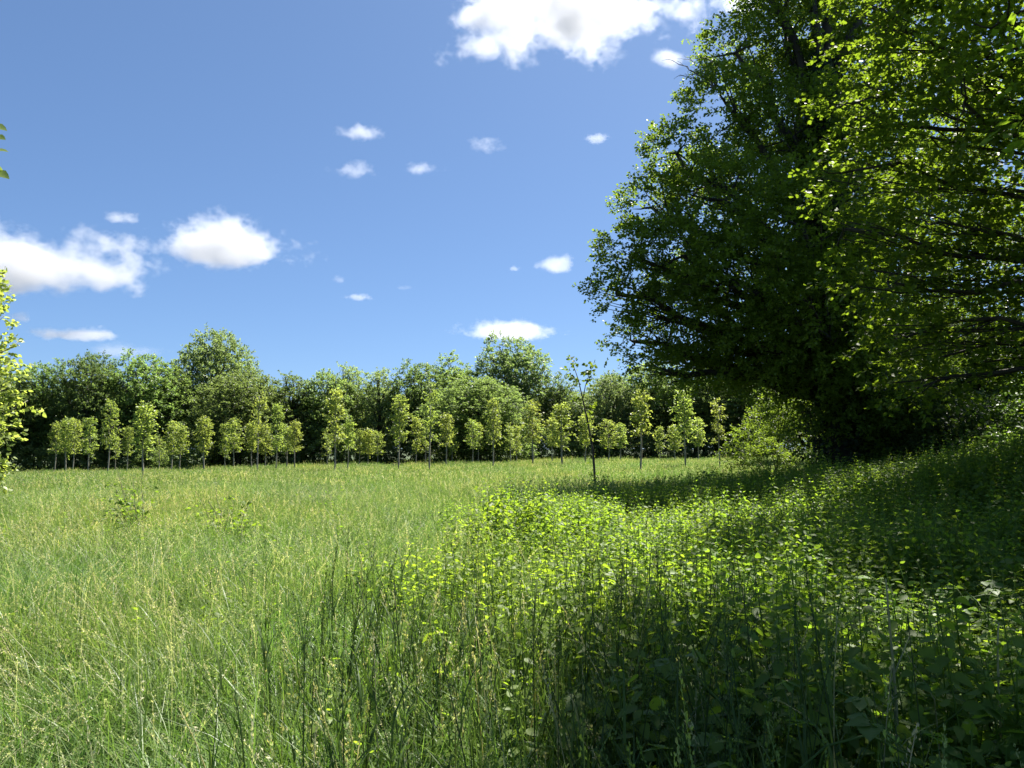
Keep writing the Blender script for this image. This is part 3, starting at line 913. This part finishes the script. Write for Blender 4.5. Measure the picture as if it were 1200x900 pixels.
# kinds 0-3 green grass, 4-7 seedy pale grass  (three sizes for three distance bands)
NEAR = [grass_patch(300 + k, .42, 360, (.2, .78), (.004, .014), .6, 10, (.65, 1.0), .0026, 30, .010, .005, .25, 5) for k in range(4)] + \
       [grass_patch(310 + k, .42, 340, (.2, .72), (.004, .013), .7, 34, (.55, .95), .0024, 30, .009, .004, .58, 5, 2.9) for k in range(4)]
MID = [grass_patch(320 + k, .75, 520, (.25, .70), (.006, .012), .40, 60, (.6, .92), .0045, 14, .018, .008, .3, 4) for k in range(4)] + \
      [grass_patch(330 + k, .75, 500, (.22, .66), (.006, .012), .55, 110, (.55, .88), .0042, 14, .016, .007, .3, 4, 2.9) for k in range(4)]
FAR = [grass_patch(340 + k, 1.5, 1000, (.22, .55), (.012, .026), .4, 200, (.45, .72), .009, 8, .035, .016, .3, 2) for k in range(4)] + \
      [grass_patch(350 + k, 1.5, 850, (.22, .52), (.012, .024), .45, 300, (.45, .72), .008, 8, .035, .016, .28, 2) for k in range(4)]
Pl, Il, Sl = [], [], []
for bi, (y0, y1, per) in enumerate([(.7, 7.5, 7.5), (7.5, 22, 2.2), (22, 100, .42)]):
    x, y = wedge(r, y0, y1, per)
    ok = x < nettle_edge(y) + (1.5 if bi == 0 else .9) * r.random(len(x)) if bi < 2 else (x < 9 + .0 * y) | (y > 30)
    if bi == 1: ok |= (y > 14)
    x, y = x[ok], y[ok]
    pale = 1.5 * vnoise(x, y, .42, 1.3) + .7 * smooth(-x, -.3, 2.8) * (1 - smooth(y, 8, 20)) + .15 * smooth(y, 20, 40) + r.normal(0, .3, len(x)) > .25
    Il.append(bi * 8 + np.where(pale, 4, 0) + r.integers(0, 4, len(x)))
    Pl.append(np.c_[x, y, tz(x, y) - .01])
    hs = r.uniform(.72, 1.2, len(x)) * (1 + .14 * vnoise(x, y, 1.1, 8.)) * (1 - .22 * smooth(vnoise(x, y, .25, 4.), .1, .7))
    Sl.append(np.c_[np.ones(len(x)), np.ones(len(x)), hs])
P = np.concatenate(Pl)
scatter('meadow_grass', NEAR + MID + FAR, P, r.uniform(0, 6.28, len(P)), np.concatenate(Sl), np.concatenate(Il), 'long flowering meadow grass, pale and seedy in the open, greener in shade', 'grass')


# ---- tall dark grass stems in the shaded foreground
def stem_patch(seed, R, n, hr):
    r = np.random.default_rng(seed)
    mb = MB()
    xy = disc(r, n, R)
    for q in xy:
        h = r.uniform(*hr); az = r.uniform(0, 6.28); bd = abs(r.normal(.10, .10))
        s = np.linspace(0, 1, 7)
        x, y, z = curve_pts(q[None], np.full(7, az), h, bd, s)
        tn = r.uniform(.15, .9) if r.random() < .86 else r.uniform(1.1, 1.8)
        tube(mb, np.c_[x, y, z], np.linspace(.0032, .0012, 7), 4, tn)
        for k in range(r.integers(2, 5)):
            f = r.uniform(.2, .8)
            b0 = np.array([np.interp(f, s, x), np.interp(f, s, y)])
            m2 = MB()
            blades(m2, r, b0[None], np.array([r.uniform(.16, .32)]), np.array([r.uniform(.006, .011)]), np.array([r.uniform(.25, .9)]), np.array([min(tn, .9)]), 5)
            V = m2.V[0] + [0, 0, f * h]
            mb.add(V, m2.F, m2.T[0])
        heads(mb, r, q[None], np.array([az]), np.array([h]), np.array([bd]), .86, 22, .012, .009, np.array([min(tn + .15, 2)]))
    return mb.mesh('tall_stems', M['stem'])


STP = [stem_patch(400 + k, .5, 11, (.55, 1.15)) for k in range(5)]
n = 120
y = r.uniform(1.25, 4.6, n); x = r.uniform(-.27, .33, n) * y + r.normal(0, .2, n) + .1
keep = r.random(n) < np.where(x < -.25 * y, .35, .95)
x, y = x[keep], y[keep]
P = np.c_[x, y, tz(x, y)]
scatter('tall_grass', STP, P, r.uniform(0, 6.28, len(P)), np.c_[np.ones(len(P)), np.ones(len(P)), r.uniform(.85, 1.12, len(P))], r.integers(0, 5, len(P)), 'tall dark upright grass stems in the shade close to the camera', 'grass')


# ---- nettles
def nettle(mb, r, x, y, h, leaf=.085):
    az = r.uniform(0, 6.28); bd = abs(r.normal(.10, .07))
    s = np.linspace(0, 1, 6)
    cx, cy_, cz = curve_pts(np.array([[x, y]]), np.full(6, az), h, bd, s)
    tube(mb, np.c_[cx, cy_, cz], np.linspace(.004, .0018, 6), 4, .35)
    nn = int(h / .055)
    f = np.linspace(.22, 1.0, nn)
    px, py, pz = np.interp(f, s, cx), np.interp(f, s, cy_), np.interp(f, s, cz)
    a0 = r.uniform(0, 6.28)
    P, D, Sz, Tn = [], [], [], []
    tone = r.normal(0, .12)
    for k in range(nn):
        u = (f[k] - .22) / .78
        sz = leaf * (1.1 - .25 * u) * (1 if u < .86 else .62 - 1.2 * (u - .9))
        for q in (0, math.pi):
            a = a0 + k * math.pi / 2 + q + r.normal(0, .2)
            tilt = r.normal(-.25, .22) if u < .85 else r.normal(.35, .2)
            dr = np.array([math.cos(a), math.sin(a), tilt])
            P.append(np.array([px[k], py[k], pz[k]]) + dr * [1, 1, .3] * sz * .3); D.append(dr); Sz.append(sz * r.uniform(.75, 1.15)); Tn.append(np.clip(.42 + .35 * u + tone + r.normal(0, .12), 0, 1))
    P = np.array(P); D = np.array(D)
    leaves(mb, P, D, Z + r.normal(0, .42, P.shape), np.array(Sz), np.array(Tn), TOOTH, 1.05)


def nettle_patch(seed, R, n, hr, leaf=.085):
    r = np.random.default_rng(seed); mb = MB()
    for q in disc(r, n, R):
        nettle(mb, r, q[0], q[1], r.uniform(*hr), leaf)
    return mb.mesh('nettle_patch', M['nettle'])


NP = [nettle_patch(500 + k, .5, 40, (.5, 1.0), (.055, .068, .075, .062, .05, .07)[k]) for k in range(6)]
x, y = wedge(r, 1.6, 23, 7.0)
e = nettle_edge(y) + r.normal(0, .6, len(x))
ok = (x > e) & ((y > 3.6) | (r.random(len(x)) < .5)) & ((y < 16) | (x > 3))
# thin the overlap with the grass
x, y = x[ok], y[ok]
P = np.c_[x, y, tz(x, y) - .02]
sc = r.uniform(.8, 1.12, len(x)) * (1 + .24 * vnoise(x, y, .9, 2.)) * np.where(r.random(len(x)) < .12, 1.18, 1.) * (1 - .25 * smooth(3.2 - y, 0, 1.5))
scatter('nettle_bed', NP, P, r.uniform(0, 6.28, len(P)), np.c_[np.ones(len(P)), np.ones(len(P)), sc], r.integers(0, 6, len(P)), 'dense bed of leafy nettles, sunlit in the middle and shaded on the bank', 'nettles')


# ---- brambles in the shaded corner
def bramble_patch(seed, n=7):
    r = np.random.default_rng(seed); mb = MB()
    for q in range(n):
        az = r.uniform(0, 6.28); ln = r.uniform(.6, 1.1); h = r.uniform(.35, .75)
        t = np.linspace(0, 1, 9)
        x0, y0 = r.normal(0, .15, 2)
        p = np.c_[x0 + np.cos(az) * ln * t, y0 + np.sin(az) * ln * t, h * np.sin(t * 2.5) + .02]
        tube(mb, p, np.linspace(.005, .002, 9), 4, .2)
        for k in range(1, 9):
            a = az + (1 if k % 2 else -1) * r.uniform(.8, 1.5)
            st = p[k]; d0 = np.array([math.cos(a), math.sin(a), .45])
            en = st + d0 * r.uniform(.06, .11)
            tube(mb, np.array([st, en]), .0015, 3, .4)
            sz = r.uniform(.045, .09)
            P = np.array([en] * 3); D = np.array([[math.cos(a + o_), math.sin(a + o_), -.15] for o_ in (0, 1.15, -1.15)])
            leaves(mb, P, D, Z + r.normal(0, .3, (3, 3)), np.array([1.15, .9, .9]) * sz, np.clip(np.full(3, r.uniform(.2, .9)), 0, 1), TOOTH, 1.3)
    return mb.mesh('bramble_patch', M['bramble'])


BP = [bramble_patch(600 + k) for k in range(4)]
x, y = wedge(r, 1.3, 17, 3.6)
ok = (x > .30 * y + .05 + r.normal(0, .2, len(x))) & (y < 7) | (x > nettle_edge(y) + .2) & (vnoise(x, y, 1.2, 3.) > .25) & (y > 5)
x, y = x[ok], y[ok]
P = np.c_[x, y, tz(x, y)]
scatter('bramble_patch', BP, P, r.uniform(0, 6.28, len(P)), np.c_[np.ones(len(P)), np.ones(len(P)), r.uniform(.7, 1.15, len(P))], r.integers(0, 4, len(P)), 'low shaded brambles with broad three-part leaves in the near corner', 'brambles')


# ---- leafy herbs sprinkled through the grass
def herb_patch(seed):
    r = np.random.default_rng(seed); mb = MB()
    for q in disc(r, 7, .3):
        h = r.uniform(.25, .55)
        p = np.c_[q[0] + r.normal(0, .03) * np.linspace(0, 1, 4), q[1] + r.normal(0, .03) * np.linspace(0, 1, 4), np.linspace(0, h, 4)]
        tube(mb, p, .002, 3, .4)
        n = 14
        f = r.uniform(.2, 1, n); a = r.uniform(0, 6.28, n)
        P = np.c_[np.full(n, q[0]), np.full(n, q[1]), f * h]
        leaves(mb, P, np.c_[np.cos(a), np.sin(a), r.uniform(-.1, .7, n)], Z + r.normal(0, .3, (n, 3)), r.uniform(.022, .045, n), np.clip(r.normal(.5, .2, n), 0, 1), OVAL, 1.2)
    return mb.mesh('herb_patch', M['nettle'])


HP = [herb_patch(700 + k) for k in range(4)]
x, y = wedge(r, 1.0, 22, 1.1)
ok = (x < nettle_edge(y)) & (vnoise(x, y, .8, 6.) > -.1)
x, y = x[ok], y[ok]
P = np.c_[x, y, tz(x, y)]
s_ = r.uniform(.8, 1.5, len(P))
scatter('meadow_herbs', HP, P, r.uniform(0, 6.28, len(P)), np.c_[s_, s_, s_], r.integers(0, 4, len(P)), 'small leafy herbs growing among the meadow grass', 'herbs')

# ------------------------------------------------------------------ single plants that stand out
def single_nettle(px, d, h, label, seed, leaf=.11, n=3):
    r = np.random.default_rng(seed)
    x = W(px, 500, d)[0]
    mb = MB()
    for k in range(n):
        nettle(mb, r, r.normal(0, .05), r.normal(0, .05), h * r.uniform(.85, 1.0), leaf)
    o = obj('tall_nettle', mb.mesh('tall_nettle', M['nettle']), None, (x, d, float(tz(x, d))))
    return tag(o, label, 'nettle', 'tall single nettles')


single_nettle(876, 8.5, 1.02, 'tall sunlit nettle standing up against the shade below the bush', 1, .13)
single_nettle(780, 9.5, 1.0, 'sunlit nettle with a star of leaves in front of the dark shadow', 2, .12)
single_nettle(712, 10.5, 1.02, 'sunlit nettle nearest the foot of the leaning sapling', 3, .12)
single_nettle(965, 9.0, 1.05, 'tall nettle catching light in front of the black hedge', 4, .12)


def weed(px, d, h, label, seed, mat='bramble'):
    r = np.random.default_rng(seed)
    x = W(px, 500, d)[0]
    o = thing('weed_clump', label, 'weed', (x, d, float(tz(x, d))), 'dark weeds standing in the meadow')
    mt, ml = MB(), MB()
    for k in range(16):
        a = r.uniform(0, 6.28); e = np.array([math.cos(a) * .38, math.sin(a) * .3, h * r.uniform(.55, 1.25)])
        p = bez((r.normal(0, .08), r.normal(0, .08), -.02), e, .1, 6, r, .02)
        tube(mt, p, np.linspace(.006, .002, 6), 4)
        sprays(ml, r, p[1:5], r.normal(0, 1, (4, 3)) * [1, 1, .3] + [0, 0, .2], .22, 9, .07, .5, T=OVAL, wid=1.1)
    obj('stem', mt.mesh('weed_stem', M['brown']), o)
    obj('foliage', ml.mesh('weed_foliage', M[mat]), o)


weed(170, 11., 1.1, 'dark leafy weed clump in front of the nearest thin young trunk', 1)
weed(265, 10.5, .95, 'broad low weed clump in the open middle meadow', 2, 'nettle')
weed(590, 15, .85, 'small dark weed clump at the outer edge of the oak shadow', 3)
weed(704, 22.6, .9, 'dark weeds wrapped round the foot of the leaning sapling', 4)
weed(745, 19.5, .8, 'dark weeds in the oak shadow beside the leaning sapling', 5)
weed(805, 15, 1.0, 'dark weeds at the end of the shadow below the sunlit bush', 6)


def stalk(px_pts, d, rad_, label, seed):
    b = W(px_pts[0][0], px_pts[0][1], d); b[2] = float(tz(b[0], d))
    mb = MB()
    p = np.array([W(a, c, d) - b for a, c in px_pts]); p[0] = (0, 0, -.02)
    tube(mb, p, np.linspace(rad_, rad_ * .4, len(p)), 5, 1.5)
    o = obj('dry_stalk', mb.mesh('dry_stalk', M['stem'], True), None, b)
    return tag(o, label, 'stalk', 'dry stalks in the shaded corner')


stalk([(1052, 880), (1050, 820), (1045, 760), (1041, 715), (1038, 678)], 2.6, .006, 'pale thick dry stalk standing upright in the shaded corner', 1)
stalk([(1020, 860), (1035, 820), (1052, 780), (1066, 745)], 2.6, .004, 'thin pale stalk leaning across the thick dry one', 2)
stalk([(1110, 860), (1095, 820), (1078, 790), (1062, 765)], 2.7, .003, 'fine dry stalk leaning away from the thick dry one', 3)
stalk([(1170, 850), (1170, 800), (1169, 760), (1170, 730)], 2.6, .005, 'short greenish dry stalk near the outer bank', 4)
